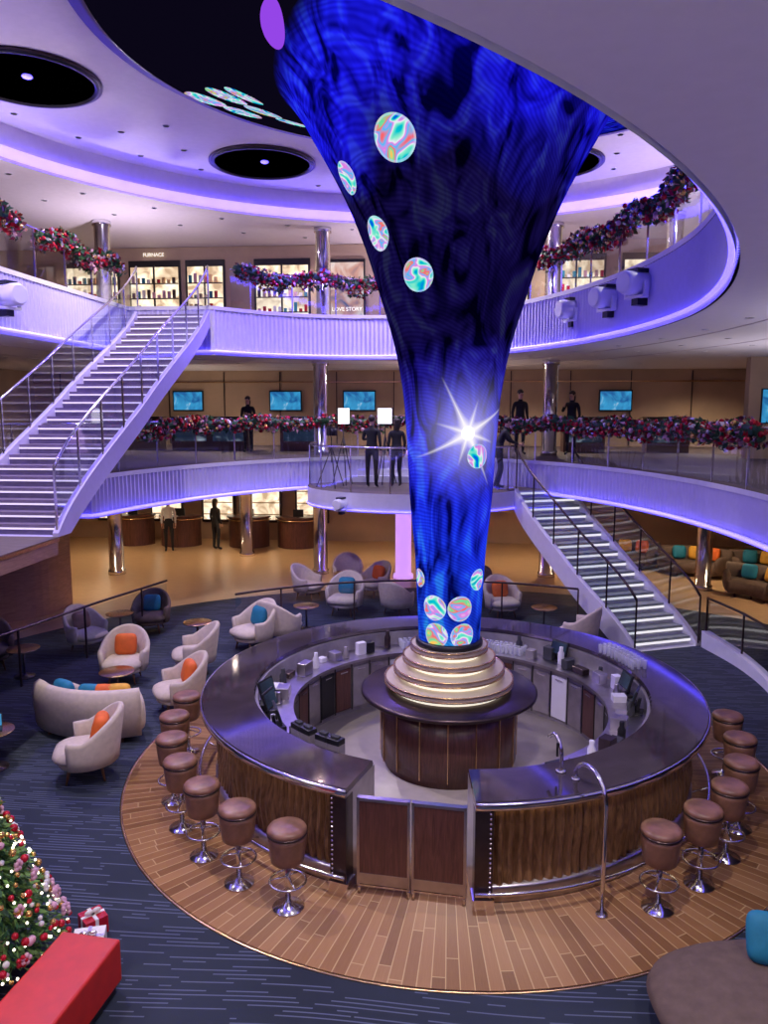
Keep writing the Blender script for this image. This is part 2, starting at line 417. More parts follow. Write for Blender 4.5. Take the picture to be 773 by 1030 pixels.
b=B(); b.box((10.3,11,4.7),(5.4,.3,2.6),WARMW); b.box((8.3,10.83,4.75),(.8,.04,.9),BLACK); b.box((8.3,10.8,4.75),(.74,.03,.84),SCR); b.obj('wall_right_return')

b=B(); b.box((-1,14.1,8.37),(28,.2,2.44),WARMW)
for x,w,mt in [(-11.2,1.6,SHELF),(-9.2,1.5,SHELF),(-7.6,1.1,SHELF),(-5.2,1.6,SHELF),(-.9,.1,SHELF),(1.2,2.0,SHELF),(3.6,1.6,SHELF),(6,2,SHELF),(9,2,SHELF)]:
    b.box((x,13.98,8.2),(w+.14,.06,2.0),BLACK); b.box((x,13.94,8.15),(w,.04,1.7),mt)
    for k in range(3): b.box((x,13.9,7.6+k*.45),(w,.08,.03),DMET)
    b.box((x,13.9,8.15),(.05,.06,1.8),BLACK)
    if mt is SHELF:
        for k in range(3):
            for j in range(int(w/.16)):
                h=random.uniform(.08,.28); b.box((x-w/2+.1+j*.16,13.88,7.62+k*.45+h/2),(.09,.06,h),random.choice([WHITE,CRIM,DMET,GOLD,TEAL,PINK]))
b.box((-3.2,13.95,8.2),(1.1,.06,1.9),BLACK); b.box((-3.2,13.91,8.25),(1.0,.03,1.6),POSTER)
b.obj('shopfront_wall')
def text(name,s,loc,size,mat,rz=0):
    cu=bpy.data.curves.new(name,'FONT'); cu.body=s; cu.size=size; cu.extrude=.01; cu.align_x='CENTER'
    o=bpy.data.objects.new(name,cu); COL.objects.link(o); o.location=loc; o.rotation_euler=(pi/2,0,rz); cu.materials.append(mat)
text('shop_sign','LOVE STORY',(-3.2,13.87,7.62),.16,LEDSOFT)
text('shop_sign','FURNACE',(-9.2,13.92,9.32),.15,LEDSOFT)
for x,w,mt in [(-5.8,1.15,SCR),(-3.2,1.15,SCR),(-9.3,1.1,SCR),(-13,1.2,SCRW),(-11.4,.9,SCR),(5.5,1.1,SCR)]:
    b=B(); b.box((0,0,0),(w,.06,.72),BLACK); b.box((0,-.035,0),(w-.08,.02,.62),mt); b.obj('wall_screen',(x,16.93,4.95))
b=B()
for x in range(-14,13,2): b.box((x,16.97,4.7),(.03,.05,2.5),DMET)
b.box((-1,16.96,5.6),(28,.05,.04),GOLD); b.obj('trim_3')

b=B()
for x in (-12.2,-10.2,-8.3,-6.6,-4.9):
    b.box((x,16.9,1.4),(1.2,.1,1.5),DMET); b.box((x,16.83,1.4),(1.05,.04,1.3),SHELF)
    for k in range(3): b.box((x,16.8,.95+k*.42),(1.05,.12,.03),GOLD)
b.obj('lit_wall_shelving')
desk=B()
desk.lathe([(.72,0),(.72,1.0),(.78,1.0),(.78,1.06),(.35,1.06),(.35,1.0),(.40,1.0),(.40,0)],WALNUT,n=20,a0=D(190),a1=D(350),closed=True,smooth=False)
desk.lathe([(.785,.93),(.785,.97),(.76,.97),(.76,.93)],GOLD,n=20,a0=D(190),a1=D(350),closed=True)
desk.box((.1,-.5,1.2),(.35,.03,.25),BLACK); desk.box((.1,-.5,1.07),(.1,.1,.03),BLACK)
d0=desk.obj('reception_desk',(-11.0,16.0,0))
for x in (-9.3,-6.9,-5.2): inst(d0,'reception_desk',(x,15.9,0))
b=B()
for x in (-9.6,-8.0,-6.8,-4.6,3.9,6.3): b.box((x,13.6,3.9),(1.2,.6,1.0),WALNUT); b.box((x,13.6,4.42),(1.26,.66,.05),DMET); b.box((x,13.28,3.95),(1.0,.02,.5),SCRD)
b.obj('display_counters')

for x,y,z0,z1 in [(-9.5,11,0,2.6),(-3.7,11.6,0,2.6),(-9.4,10.9,3.4,6.0),(-3.65,11.6,3.4,6.0),(-9.3,10.6,7.15,9.6),(-3.6,11.9,7.15,9.6),(2.7,11.9,7.15,9.6),(2.7,11.9,3.4,6.0),(2.7,11.7,0,2.6),(5.6,11.0,7.15,9.6),(-6.5,14,0,2.6),(6.6,10.5,0,2.6)]:
    b=B(); b.lathe([(.24,0),(.24,.12),(.2,.14),(.2,z1-z0-.14),(.24,z1-z0-.12),(.24,z1-z0)],CHROME,n=28); b.obj('chrome_column',(x,y,z0))
b=B(); b.lathe([(.28,0),(.28,.1),(.22,.12),(.22,2.5),(.28,2.6)],LEDPK,n=28); b.obj('lilac_lit_column',(-1.3,11.2,0))
b=B(); b.lathe([(.28,0),(.28,.1),(.22,.12),(.22,2.5),(.28,2.6)],LEDPK,n=28); b.obj('lilac_lit_column',(-1.0,12.0,3.4))

# ------------------------------------------------------------------ LED funnel
prof=[(1.72,.40),(2.25,.425),(2.9,.46),(3.56,.525),(4.2,.56),(4.83,.61),(5.45,.72),(6.06,.90),(6.65,1.09),(7.24,1.34),(7.82,1.66),(8.38,2.02),(8.85,2.55),(9.3,3.25),(9.7,4.1),(9.98,4.9),(10.12,5.4)]
pp=catmull(prof,5); b=B(); n=128; vs=[];fs=[]
for z,r in pp:
    k=max(0,min(1,(z-8.4)/1.6)); k=k*k*(3-2*k); cx,cy=.3*k,2.0*k
    for j in range(n): a=2*pi*j/n; vs.append((cx+r*math.cos(a),cy+r*math.sin(a),z))
for i in range(len(pp)-1):
    for j in range(n): fs.append((i*n+j,i*n+(j+1)%n,(i+1)*n+(j+1)%n,(i+1)*n+j))
b.add(vs,fs,FUN,True)
b.lathe([(5.4,10.12),(5.5,10.12),(5.52,10.2),(5.66,10.2),(5.68,10.3)],DMET,c=(.3,2.0,0),n=128)
b.obj('led_funnel_column',recalc=False)
for x,y in [(-4.4,8.4),(-7.3,3.6),(2.2,9.0)]:
    b=B(); b.lathe([(0,0),(1.08,0),(1.1,-.03),(1.16,-.03),(1.18,.04)],BLACK,n=64)
    b.lathe([(1.19,.0),(1.21,.0),(1.21,.04)],DMET,n=64)
    b.ball((.1,-.2,-.02),.09,LEDP,12,6,sc=(1,1,.4)); b.obj('ceiling_black_disc',(x,y,10.255))

# ------------------------------------------------------------------ bar
TH0,TH1=D(-85.3),D(252.5)
def ap(a,r,z=0): a=D(a); return (r*math.sin(a),-r*math.cos(a),z)
b=B()
b.lathe([(2.55,1.07),(2.53,1.09),(2.55,1.13),(3.18,1.13),(3.2,1.11),(3.2,1.09),(3.18,1.07)],COUNTER,n=160,a0=TH0,a1=TH1,closed=True,smooth=False)
b.lathe([(3.205,1.04),(3.215,1.06),(3.215,1.10),(3.205,1.12),(3.19,1.12),(3.19,1.04)],CHROME,n=160,a0=TH0,a1=TH1,closed=True)
b.lathe([(2.98,.98),(3.1,.98),(3.1,1.07),(2.98,1.07)],DMET,n=160,a0=TH0,a1=TH1,closed=True)
b.lathe([(3.04,.965),(3.06,.965),(3.06,.98),(3.04,.98)],LEDW,n=90,a0=TH0,a1=TH1,closed=True)
n=520; vs=[];fs=[]
for i in range(n+1):
    a=TH0+(TH1-TH0)*i/n
    for k,z in enumerate([.2,.3,.4,.5,.6,.7,.8,.9,.98]):
        r=2.99+(.028 if i%3 else -.01)+.02*math.sin(z*9+i*.045)+.012*math.sin(i*.3)
        vs.append((r*math.cos(a),r*math.sin(a),z))
for i in range(n):
    for k in range(8): fs.append((i*9+k,(i+1)*9+k,(i+1)*9+k+1,i*9+k+1))
b.add(vs,fs,BRONZE)
b.lathe([(2.9,.016),(3.03,.016),(3.05,.04),(3.05,.17),(3.03,.2),(2.9,.2)],STEEL,n=160,a0=TH0,a1=TH1,closed=True)
b.tube([(3.24*math.cos(TH0+(TH1-TH0)*i/120),3.24*math.sin(TH0+(TH1-TH0)*i/120),.24) for i in range(121)],.022,CHROME,8)
for i in range(0,121,8):
    a=TH0+(TH1-TH0)*(i+.5)/121; b.tube([(3.04*math.cos(a),3.04*math.sin(a),.14),(3.24*math.cos(a),3.24*math.sin(a),.24)],.012,CHROME,6)
b.lathe([(2.5,.02),(2.5,1.07),(2.56,1.07),(2.9,1.07),(2.9,.02)],LCAB,n=120,a0=TH0,a1=TH1,closed=True,smooth=False)
b.lathe([(2.05,.82),(2.05,.86),(2.5,.86),(2.5,.82)],STEEL,n=120,a0=D(-60),a1=D(228),closed=True,smooth=False)
b.lathe([(2.12,.02),(2.12,.82),(2.5,.82),(2.5,.02)],LCAB,n=72,a0=D(-60),a1=D(228),closed=True,smooth=False)
for i in range(32):
    a=D(-58+i*9.2); x,y=2.10*math.cos(a),2.10*math.sin(a); a2=a+D(4.6)
    b.box((x,y,.43),(.012,.012,.72),BLACK,rz=a)
    mt=[WALNUT,STEEL,WHITE,STEEL,LCAB,WALNUT,BLACK,STEEL][i%8]
    b.box((2.105*math.cos(a2),2.105*math.sin(a2),.42),(.03,.29,.64),mt,rz=a2)
    b.box((2.085*math.cos(a2),2.085*math.sin(a2),.70),(.02,.14,.015),CHROME,rz=a2)
for a in (-17.5,4.7):
    s=-1 if a<0 else 1
    x,y,_=ap(a+s*1.4,2.86); b.box((x,y,.54),(.14,.66,1.05),STEEL,rz=D(a)) 
    x,y,_=ap(a+s*1.5,3.12); b.box((x,y,.52),(.17,.16,1.02),DMET,rz=D(a)); b.box((x,y,.09),(.2,.19,.15),CHROME,rz=D(a))
    x,y,_=ap(a+s*2.5,3.21)
    for k in range(18): b.ball((x,y,.2+k*.048),.014,CHROME,6,4)
b.obj('circular_bar_counter')
b=B(); A=Vector(ap(-16.6,3.08)); C=Vector(ap(3.8,3.08)); dv=(C-A); rz=math.atan2(dv.y,dv.x); L=dv.length
for k,(t0,t1) in enumerate([(.02,.49),(.51,.98)]):
    c=A+dv*((t0+t1)/2); w=L*(t1-t0)
    b.box((c.x,c.y,.56),(w,.045,.86),WALNUT,rz=rz)
    nx,ny=math.sin(rz),-math.cos(rz)
    b.box((c.x+nx*.024,c.y+ny*.024,.19),(w*.98,.008,.11),STEEL,rz=rz)
    for q in (t0+.008,t1-.008):
        e=A+dv*q; b.box((e.x,e.y,.57),(.025,.06,.9),STEEL,rz=rz)
    b.box((c.x,c.y,1.0),(w,.06,.03),STEEL,rz=rz)
    b.box((c.x,c.y,.115),(w,.05,.02),CHROME,rz=rz)
    for q in (t0+.012,t1-.012):
        e=A+dv*q; b.cyl((e.x,e.y,.018),.018,.11,CHROME,10)
b.obj('bar_gate')
b=B()
b.lathe([(.85,.02),(.85,.10),(.9,.12),(.9,.98)],WALNUT,n=48)
for i in range(16):
    a=2*pi*i/16; b.box((.905*math.cos(a),.905*math.sin(a),.54),(.015,.012,.84),GOLD,rz=a)
b.lathe([(0,.98),(1.12,.98),(1.16,1.0),(1.16,1.03),(1.13,1.05),(0,1.05)],DMET,n=96)
z=1.05
for r,h in [(.84,.15),(.72,.15),(.60,.15),(.5,.15)]:
    b.lathe([(r-.10,z),(r-.10,z+.065)],LEDSOFT,n=72)
    b.lathe([(r-.10,z+.065),(r-.01,z+.07),(r,z+.08),(r,z+.13),(r-.01,z+.14),(0,z+.14)],TIERW,n=72,smooth=False)
    b.lathe([(r,z+.068),(r+.012,z+.072),(r+.012,z+.088),(r,z+.092)],GOLD,n=72,closed=True)
    b.lathe([(r-.01,z+.135),(r+.012,z+.135),(r+.012,z+.148),(r-.01,z+.148)],GOLD,n=72,closed=True)
    z+=h
b.lathe([(.44,z-.05),(.44,z+.05),(.42,z+.065),(0,z+.065)],BLACK,n=48)
b.obj('tiered_bottle_island')

pos=B(); pos.box((0,0,.015),(.2,.16,.03),BLACK); pos.box((0,.02,.11),(.05,.04,.18),BLACK,rx=D(-10)); pos.box((0,-.02,.22),(.32,.03,.22),BLACK,rx=D(-18)); pos.box((0,-.037,.22),(.28,.012,.18),SCRD,rx=D(-18))
p0=None
for a,r,z,rz in [(-82,2.42,.86,70),(-72,2.38,.86,80),(-60,2.38,.86,110),(98,2.42,.86,-80),(84,2.4,.86,-110),(135,2.4,.86,-50)]:
    x,y,_=ap(a,r)
    if p0 is None: p0=pos.obj('pos_terminal',(x,y,z),D(rz),bevel=.006)
    else: inst(p0,'pos_terminal',(x,y,z),D(rz))
GL=simple('glassware',(.8,.82,.88),.08,.0,var=.02); GL.node_tree.nodes['Principled BSDF'].inputs['Alpha'].default_value=.45
def glasses(name,a0,a1,r0,r1,z,nr):
    b=B(); a=a0
    while a<a1:
        for k in range(nr):
            r=r0+(r1-r0)*k/max(1,nr-1); x,y,_=ap(a,r); b.lathe([(.022,0),(.024,.005),(.034,.12),(.034,.125)],GL,c=(x,y,z),n=8)
        a+=1.9
    b.obj(name)
glasses('drinking_glasses',104,122,2.60,2.78,1.13,3)
glasses('drinking_glasses',150,176,2.2,2.4,.86,3)
glasses('drinking_glasses',-176,-160,2.2,2.4,.86,3)
b=B()
for i in range(52):
    a=-154+i*6.0+random.uniform(-1.5,1.5)
    if -30<a<30: continue
    x,y,_=ap(a,random.uniform(2.2,2.4)); h=random.uniform(.05,.2)
    mt=random.choice([BLACK,STEEL,LCAB,GCLOTH,WHITE,DMET,STEEL])
    if i%3==0: b.lathe([(0,0),(.05,0),(.05,h),(.03,h+.04),(.03,h+.1),(0,h+.1)],mt,c=(x,y,.86),n=12)
    else: b.box((x,y,.86+h/2),(random.uniform(.1,.24),random.uniform(.1,.2),h),mt,rz=D(a))
b.obj('bar_equipment',bevel=.006)
b=B()
for a in (-44,-40,-34,-30):
    x,y,_=ap(a,2.40); b.box((x,y,1.17),(.17,.12,.06),BLACK,rz=D(a)); b.box((x,y,1.21),(.1,.06,.03),GCLOTH,rz=D(a))
    b.box((x,y,1.0),(.17,.12,.28),LCAB,rz=D(a))
b.obj('bar_caddies',bevel=.008)
b=B(); x,y,_=ap(24,2.75); b.tube(catmull([(x,y,1.13),(x,y,1.35),(x-.05,y+.08,1.48),(x-.1,y+.16,1.42)],6),.02,CHROME); b.box((x-.04,y,1.36),(.02,.02,.14),BLACK); b.cyl((x,y,1.13),.05,.02,CHROME)
b.obj('beer_tap')
b=B(); 
p0_=Vector(ap(25,3.42)); rr=Vector(ap(25,1)); 
pts=[(p0_.x,p0_.y,.016),(p0_.x,p0_.y,.6),(p0_.x,p0_.y,1.1)]
for k in range(1,9):
    t=k/8*D(150); q=p0_-rr*(.26*(1-math.cos(t))); pts.append((q.x,q.y,1.1+.26*math.sin(t)))
q=Vector(pts[-1]); pts.append((q.x,q.y,1.135))
b.tube(pts,.022,CHROME,10); b.cyl((p0_.x,p0_.y,.016),.055,.02,CHROME); b.cyl((q.x,q.y,1.13),.04,.015,CHROME); b.obj('curved_handrail_pole')

b=B()
b.lathe([(.14,.016),(.15,.02),(.15,.03),(.05,.05),(.03,.08)],CHROME,n=28)
b.cyl((0,0,.06),.028,.5,CHROME,14)
ring=[(.17*math.cos(2*pi*i/28),.17*math.sin(2*pi*i/28),.29) for i in range(28)]; b.tube(ring,.012,CHROME,8,True)
for k in range(3):
    a=D(90+k*120); b.tube([(0.02*math.cos(a),.02*math.sin(a),.33),(.17*math.cos(a),.17*math.sin(a),.29)],.01,CHROME,6)
b.lathe([(.0,.49),(.14,.49),(.155,.505),(.168,.60),(.18,.72),(.183,.77)],LEATH,n=32)
b.lathe([(.183,.765),(.189,.77),(.191,.78),(.185,.79)],DMET,n=32)
b.lathe([(.183,.78),(.188,.81),(.173,.835),(.13,.845),(0,.848)],LEATH,n=32)
s0=None
for a in [-24.7,-35.2,-45.8,-56.5,-67,-78,-89,34,44.6,55.2,66,77,88]:
    x,y,_=ap(a,3.56)
    if s0 is None: s0=b.obj('bar_stool',(x,y,0),D(a))
    else: inst(s0,'bar_stool',(x,y,0),D(a))

# ------------------------------------------------------------------ railings
def rail(name,pts,z0,h=1.0,z=None,every=1.3,top=CHROME,post=True,parent=None):
    P=[(p[0],p[1],(p[2] if len(p)>2 else z0)) for p in pts]; P=resample(P,.2,False)
    b=B(); b.ribbon([(p[0],p[1],p[2]+.06,p[2]+h-.05) for p in P],GLASS)
    b.tube([(p[0],p[1],p[2]+h) for p in P],.025,top,8)
    st=max(1,int(every/.2))
    for i in range(0,len(P),st):
        p=P[i]; b.box((p[0],p[1],p[2]+h/2),(.03,.03,h),top)
    return b.obj(name,recalc=False,parent=parent)
r3=runs(resample(D3,.1),lambda p: p[1]>-6 and not(p[0]<-5.6 and 9.0<p[1]<9.6) and not (p[0]<-7.9 and p[1]>8.5))
out3=lambda P,c,k:[(c[0]+(p[0]-c[0])*k,c[1]+(p[1]-c[1])*k) for p in P]
for R in r3: rail('glass_balustrade_upper',out3(R,(-2.2,2),1.012),7.15,.98)
r2=runs(resample(D2,.1),lambda p: p[1]>-7.5 and p[1]<10.6)
for R in r2: rail('glass_balustrade_middle',out3(R,(-1.2,1.5),1.012),3.4,1.0)

def garland(name,pts,R=.2,dens=230,sag=0.0):
    b=B(); P=resample(pts,.05,False); L=len(P)*.05; n=int(L*dens)
    big=[random.random() for _ in range(int(L*1.6)+3)]
    mats=[GREEN,GREEN,GREEN,GREEN,GREEN,DRED,DRED,CRIM,CRIM,PINK,SILV]
    b.tube(P[::3],R*.45,GREEN,6)
    for i in range(n):
        u=random.random()*(len(P)-1); k=int(u); p=Vector(P[k]); 
        bl=big[int(k*.05*1.6)]; rr=R*(.65+.5*bl)
        a=random.random()*2*pi; q=rr*math.sqrt(random.random())
        t=(Vector(P[min(k+1,len(P)-1)])-Vector(P[max(k-1,0)])).normalized(); sd=t.cross(Vector((0,0,1))).normalized()
        c=p+sd*math.cos(a)*q+Vector((0,0,math.sin(a)*q - (0.08*bl)))
        if random.random()<.12: b.ball(c,random.uniform(.03,.055),random.choice([CRIM,SILV,CRIM,PINK,GBALL,CRIM]),6,4)
        else:
            d=Vector((random.gauss(0,1),random.gauss(0,1),random.gauss(0,1))).normalized(); e=d.cross(Vector((random.gauss(0,1),random.gauss(0,1),random.gauss(0,1)))).normalized()
            l=random.uniform(.08,.15); w=l*.3
            b.add([c-d*l*.5,c+e*w,c+d*l*.6,c-e*w],[(0,1,2,3)],random.choice(mats))
    return b.obj(name,recalc=False)
g3=[p for p in out3(resample(D3,.1),(-2.2,2),1.012)]
for cond in (lambda p:p[0]>.3 and 0<p[1], lambda p:-5.5<p[0]<-1.0 and p[1]>8, lambda p:p[0]<-6.5 and 5.0<p[1]<8.7, lambda p:p[0]<-6 and 1.2<p[1]<4.4):
    for R in runs(g3,cond): garland('christmas_garland_upper',[(p[0],p[1],8.08+.09*math.sin(i*.3)) for i,p in enumerate(R)],.25,340)
g2=[p for p in out3(resample(D2,.1),(-1.2,1.5),1.012)]
for R in runs(g2,lambda p:(p[1]>4.4 and p[0]<0) or (p[1]>2.5 and p[0]>=0)): garland('christmas_garland_middle',[(p[0],p[1],4.34+.04*math.sin(i*.3)) for i,p in enumerate(R)],.23,330)

# ------------------------------------------------------------------ stairs
def stair(name,Lp,Rp,ztop,zbot,n,tread,ledmat,strmat=WHITE,railmat=CHROME,riser=None,thick=.3,ledh=.03):
    cl=catmull(Lp,20); cr=catmull(Rp,20)
    def samp(c,t):
        x=t*(len(c)-1); i=min(int(x),len(c)-2); f=x-i; return tuple(c[i][k]+(c[i+1][k]-c[i][k])*f for k in range(2))
    rise=(ztop-zbot)/n; b=B()
    for i in range(n):
        t0,t1=i/n,(i+1)/n; l0,l1,r0,r1=samp(cl,t0),samp(cl,t1),samp(cr,t0),samp(cr,t1); z=ztop-(i+1)*rise
        vs=[(*l0,z),(*r0,z),(*r1,z),(*l1,z),(*l0,z-.05),(*r0,z-.05),(*r1,z-.05),(*l1,z-.05)]
        if i<n-1: b.add(vs,[(0,1,2,3),(4,7,6,5),(0,4,5,1),(3,2,6,7),(0,3,7,4),(1,5,6,2)],tread)
        b.add([(*l0,z),(*r0,z),(*r0,z+rise-.05),(*l0,z+rise-.05)],[(0,1,2,3)],riser or strmat)
        f=Vector((l1[0]-l0[0],l1[1]-l0[1],0)).normalized()*.012
        b.add([(l0[0]+f.x,l0[1]+f.y,z+rise-.05-ledh),(r0[0]+f.x,r0[1]+f.y,z+rise-.05-ledh),(r0[0]+f.x,r0[1]+f.y,z+rise-.05),(l0[0]+f.x,l0[1]+f.y,z+rise-.05)],[(0,1,2,3)],ledmat)
    N=40; und=[]
    for c in (cl,cr):
        pts=[]; 
        for i in range(N+1):
            t=i/N; p=samp(c,t); z=ztop-(ztop-zbot)*t; pts.append((p[0],p[1],max(zbot+.003,z-thick),z+.06))
        o=cr if c is cl else cl
        pin=[];
        for i in range(N+1):
            p=samp(c,i/N); q=samp(o,i/N); d=Vector((p[0]-q[0],p[1]-q[1],0)).normalized()*.10; pin.append((p[0]+d.x,p[1]+d.y,pts[i][2],pts[i][3]))
        b.ribbon(pts,strmat); b.ribbon(pin,strmat)
        for idx in (2,3):
            vs=[]; 
            for a,q in zip(pts,pin): vs+=[(a[0],a[1],a[idx]),(q[0],q[1],q[idx])]
            b.add(vs,[(2*i,2*i+1,2*i+3,2*i+2) for i in range(N)],strmat)
        for e in (0,N): b.add([(pts[e][0],pts[e][1],pts[e][2]),(pin[e][0],pin[e][1],pin[e][2]),(pin[e][0],pin[e][1],pin[e][3]),(pts[e][0],pts[e][1],pts[e][3])],[(0,1,2,3)],strmat)
        und.append([(p[0],p[1],p[2]) for p in pts])
    vs=[]
    for a,q in zip(*und): vs+=[a,q]
    b.add(vs,[(2*i,2*i+1,2*i+3,2*i+2) for i in range(N)],strmat)
    so=b.obj(name,recalc=False)
    for c,o in ((cl,cr),(cr,cl)):
        R=[]
        for i in range(N+1):
            p=samp(c,i/N);q=samp(o,i/N); d=Vector((p[0]-q[0],p[1]-q[1],0)).normalized()*.05
            R.append((p[0]+d.x,p[1]+d.y,ztop-(ztop-zbot)*i/N+.05))
        rail('balustrade',R,0,.95,every=1.2,top=railmat,parent=so)
TREADG=simple('stair_tread_stone',(.30,.33,.32),.5)
TREADP=simple('stair_tread_lilac',(.24,.19,.29),.35)
RISP=simple('stair_riser_lilac',(.15,.12,.21),.35)
RISG=simple('stair_riser_white',(.6,.6,.62),.4)
stair('grand_staircase',[(1.6,8.6),(2.55,6.6),(3.65,4.95)],[(2.9,9.1),(3.85,7.15),(4.9,5.45)],2.75,.006,16,TREADG,LEDS,railmat=DMET,riser=RISG,thick=.45,ledh=.045)
stair('upper_staircase',[(-7.75,9.15),(-7.75,5.2),(-7.75,1.25)],[(-6.05,9.15),(-6.05,5.2),(-6.05,1.25)],7.15,2.75,27,TREADP,LEDSP,strmat=FASC,riser=RISP,thick=.34)
b=B(); b.box((-7.1,-.4,2.62),(2.3,3.2,.26),WALLWOOD); b.box((-7.1,-.4,2.755),(2.32,3.22,.01),D2FLOOR); b.box((-5.94,-.4,2.72),(.03,3.22,.05),GOLD)
for y in (-1.8,): b.cyl((-6.6,y,0),.06,2.49,CHROME,16)
b.obj('stair_foot_landing')
b=B(); pts=catmull([(4.98,5.4),(5.25,4.2),(5.3,3.0),(5.1,2.0)],10); b.ribbon([(p[0],p[1],.0,.34-.25*i/30) for i,p in enumerate(pts)],WHITE); b.ribbon([(p[0]+.16,p[1],.0,.34-.25*i/30) for i,p in enumerate(pts)],WHITE)
vs=[]
for i,p in enumerate(pts): vs+=[(p[0],p[1],.34-.25*i/30),(p[0]+.16,p[1],.34-.25*i/30)]
b.add(vs,[(2*i,2*i+1,2*i+3,2*i+2) for i in range(len(pts)-1)],WHITE); cb=b.obj('stair_curb',recalc=False)
rail('balustrade',[(p[0]+.08,p[1],.1) for p in pts],0,.9,top=DMET,parent=cb)

pl=[( -.9+2.75*math.cos(D(a)),9.6+2.1*math.sin(D(a))) for a in range(180,361,6)]
pl=[p for p in pl if p[0]<1.5]+[(1.6,8.6),(2.9,9.1),(3.1,10.4),(-3.65,10.4)]
b=B(); b.prism(pl,2.3,2.75,WHITE,D2FLOOR,SOFF); b.obj('stair_landing_platform')
edge=[p for p in pl if p[1]<9.7 and p[0]<1.55]+[(1.6,8.55)]
edge=[(-3.6,10.3)]+edge
rail('landing_balustrade',[(p[0]*.98-.02,p[1]+.05) for p in edge],2.75,1.05,top=CHROME,every=1.0)
b=B(); b.tube([(p[0],p[1]-.02,2.34) for p in edge],.018,LEDP,6); b.obj('led_strip_landing')
b=B()
for k in range(3): b.box((-.3,10.55+.25*k-.02,2.75+.1625*(k+1)-.081-.0),(5.5,.3,.1625*1),WHITE); 
b.obj('landing_steps')

rail('lounge_balustrade',[(6.5*math.cos(D(a)),6.5*math.sin(D(a))) for a in range(66,134,3)],0,1.0,top=DMET,every=1.6)
rail('lounge_balustrade',[(-7.7,.6),(-7.3,1.9),(-6.75,4.0),(-6.1,6.0)],0,1.0,top=DMET,every=1.6)
b=B(); pts=catmull([(-13.1,4.5),(-10.8,5.2),(-9.3,6.3),(-9.1,7.6)],8)
b.ribbon([(p[0],p[1],0,2.0) for p in pts],WALLWOOD); b.ribbon([(p[0]-.1,p[1]+.12,0,2.0) for p in pts],WALLWOOD)
b.tube([(p[0]-.05,p[1]+.05,2.0) for p in pts],.09,GOLD,8); b.obj('oak_partition_screen',recalc=False)
b=B(); pts=catmull([(6.4,4.6),(6.9,6.2),(7.6,7.6),(8.8,8.8)],8)
b.ribbon([(p[0],p[1],0,1.3) for p in pts],WALLWOOD); b.ribbon([(p[0]+.12,p[1]-.1,0,1.3) for p in pts],WALLWOOD)
b.tube([(p[0]+.05,p[1]-.05,1.3) for p in pts],.08,DMET,8); b.obj('oak_partition_screen',recalc=False)

# ------------------------------------------------------------------ furniture
def cushion(b,c,s,mat,rz=0,rx=0):
    R=Matrix.Rotation(rz,3,'Z')@Matrix.Rotation(rx,3,'X')
    b.ball(c,1,mat,20,8,.45,(s/2,s/2,.09),R@Matrix.Rotation(pi/2,3,'X'))
def tub(shell,seat,cush=None,name='tub_chair'):
    b=B(); n=26; a0,a1=D(-28),D(208)
    vs=[];fs=[];K=8
    for i in range(n+1):
        a=a0+(a1-a0)*i/n; t=max(0,math.sin(a)); h=.56+.30*t**1.2; lean=.05*t
        sec=[(.30,.22),(.37,.22),(.385,.35),(.40+lean,h-.05),(.385+lean,h-.01),(.355+lean,h),(.325+lean,h-.03),(.31,.4)]
        for r,z in sec: vs.append((r*math.cos(a)*1.02,r*math.sin(a),z))
    for i in range(n):
        for k in range(K): fs.append((i*K+k,i*K+(k+1)%K,(i+1)*K+(k+1)%K,(i+1)*K+k))
    fs.append(list(range(K))); fs.append([n*K+k for k in range(K)])
    b.add(vs,fs,shell,True)
    b.ball((0,-.03,.33),1,seat,24,8,.6,(.33,.34,.10))
    b.lathe([(0,.2),(.32,.2),(.33,.25),(0,.25)],shell,n=24)
    for a in (45,135,225,315): 
        x,y=.24*math.cos(D(a)),.24*math.sin(D(a)); b.tube([(x,y,.22),(x*1.25,y*1.25,.008)],[.024,.012],FWOOD,8)
    if cush: cushion(b,(0,.16,.58),.36,cush,0,D(-15))
    return b.mesh(name)
tm={}
def chair(x,y,rz,sh=CREAM,cu=None,sc=1.0):
    k=(sh.name,cu.name if cu else '')
    if k not in tm: tm[k]=tub(sh,CREAM if sh is CREAM else sh,cu)
    o=bpy.data.objects.new('tub_chair',tm[k]); COL.objects.link(o); o.location=(x,y,.006 if math.hypot(x,y)<10 else 0); o.rotation_euler=(0,0,D(rz)); o.scale=(sc,sc,sc)
chair(-4.62,-.85,-70,CREAM,ORANGE,1.08)
chair(-4.2,1.35,-60,CREAM,ORANGE,1.05)
chair(-5.6,2.55,10,CREAM,ORANGE,1.05)
chair(-4.55,3.1,-70,CREAM,None,1.05)
chair(-3.85,4.5,-40,CREAM,TEAL,1.1)
chair(-7.05,4.15,60,CREAM,LEATH); chair(-6.3,5.5,10,TAUPE,TEAL); chair(-8.3,2.9,40,TAUPE,TEAL,1.1)
chair(-2.4,7.2,-10,CREAM,TEAL,1.1); chair(-2.7,10.0,10,CREAM); chair(-1.9,9.0,-40,CREAM,ORANGE); chair(-1.2,7.3,150,CREAM); chair(-3.5,8.6,70,CREAM)
chair(1.2,7.3,20,CREAM,ORANGE,1.05); chair(2.55,5.2,-120,CREAM); chair(-.3,9.0,30,CREAM); chair(-3.4,5.0,150,CREAM,None,1.1); chair(.6,8.6,-30,TAUPE); chair(.5,10.6,0,CREAM,ORANGE)
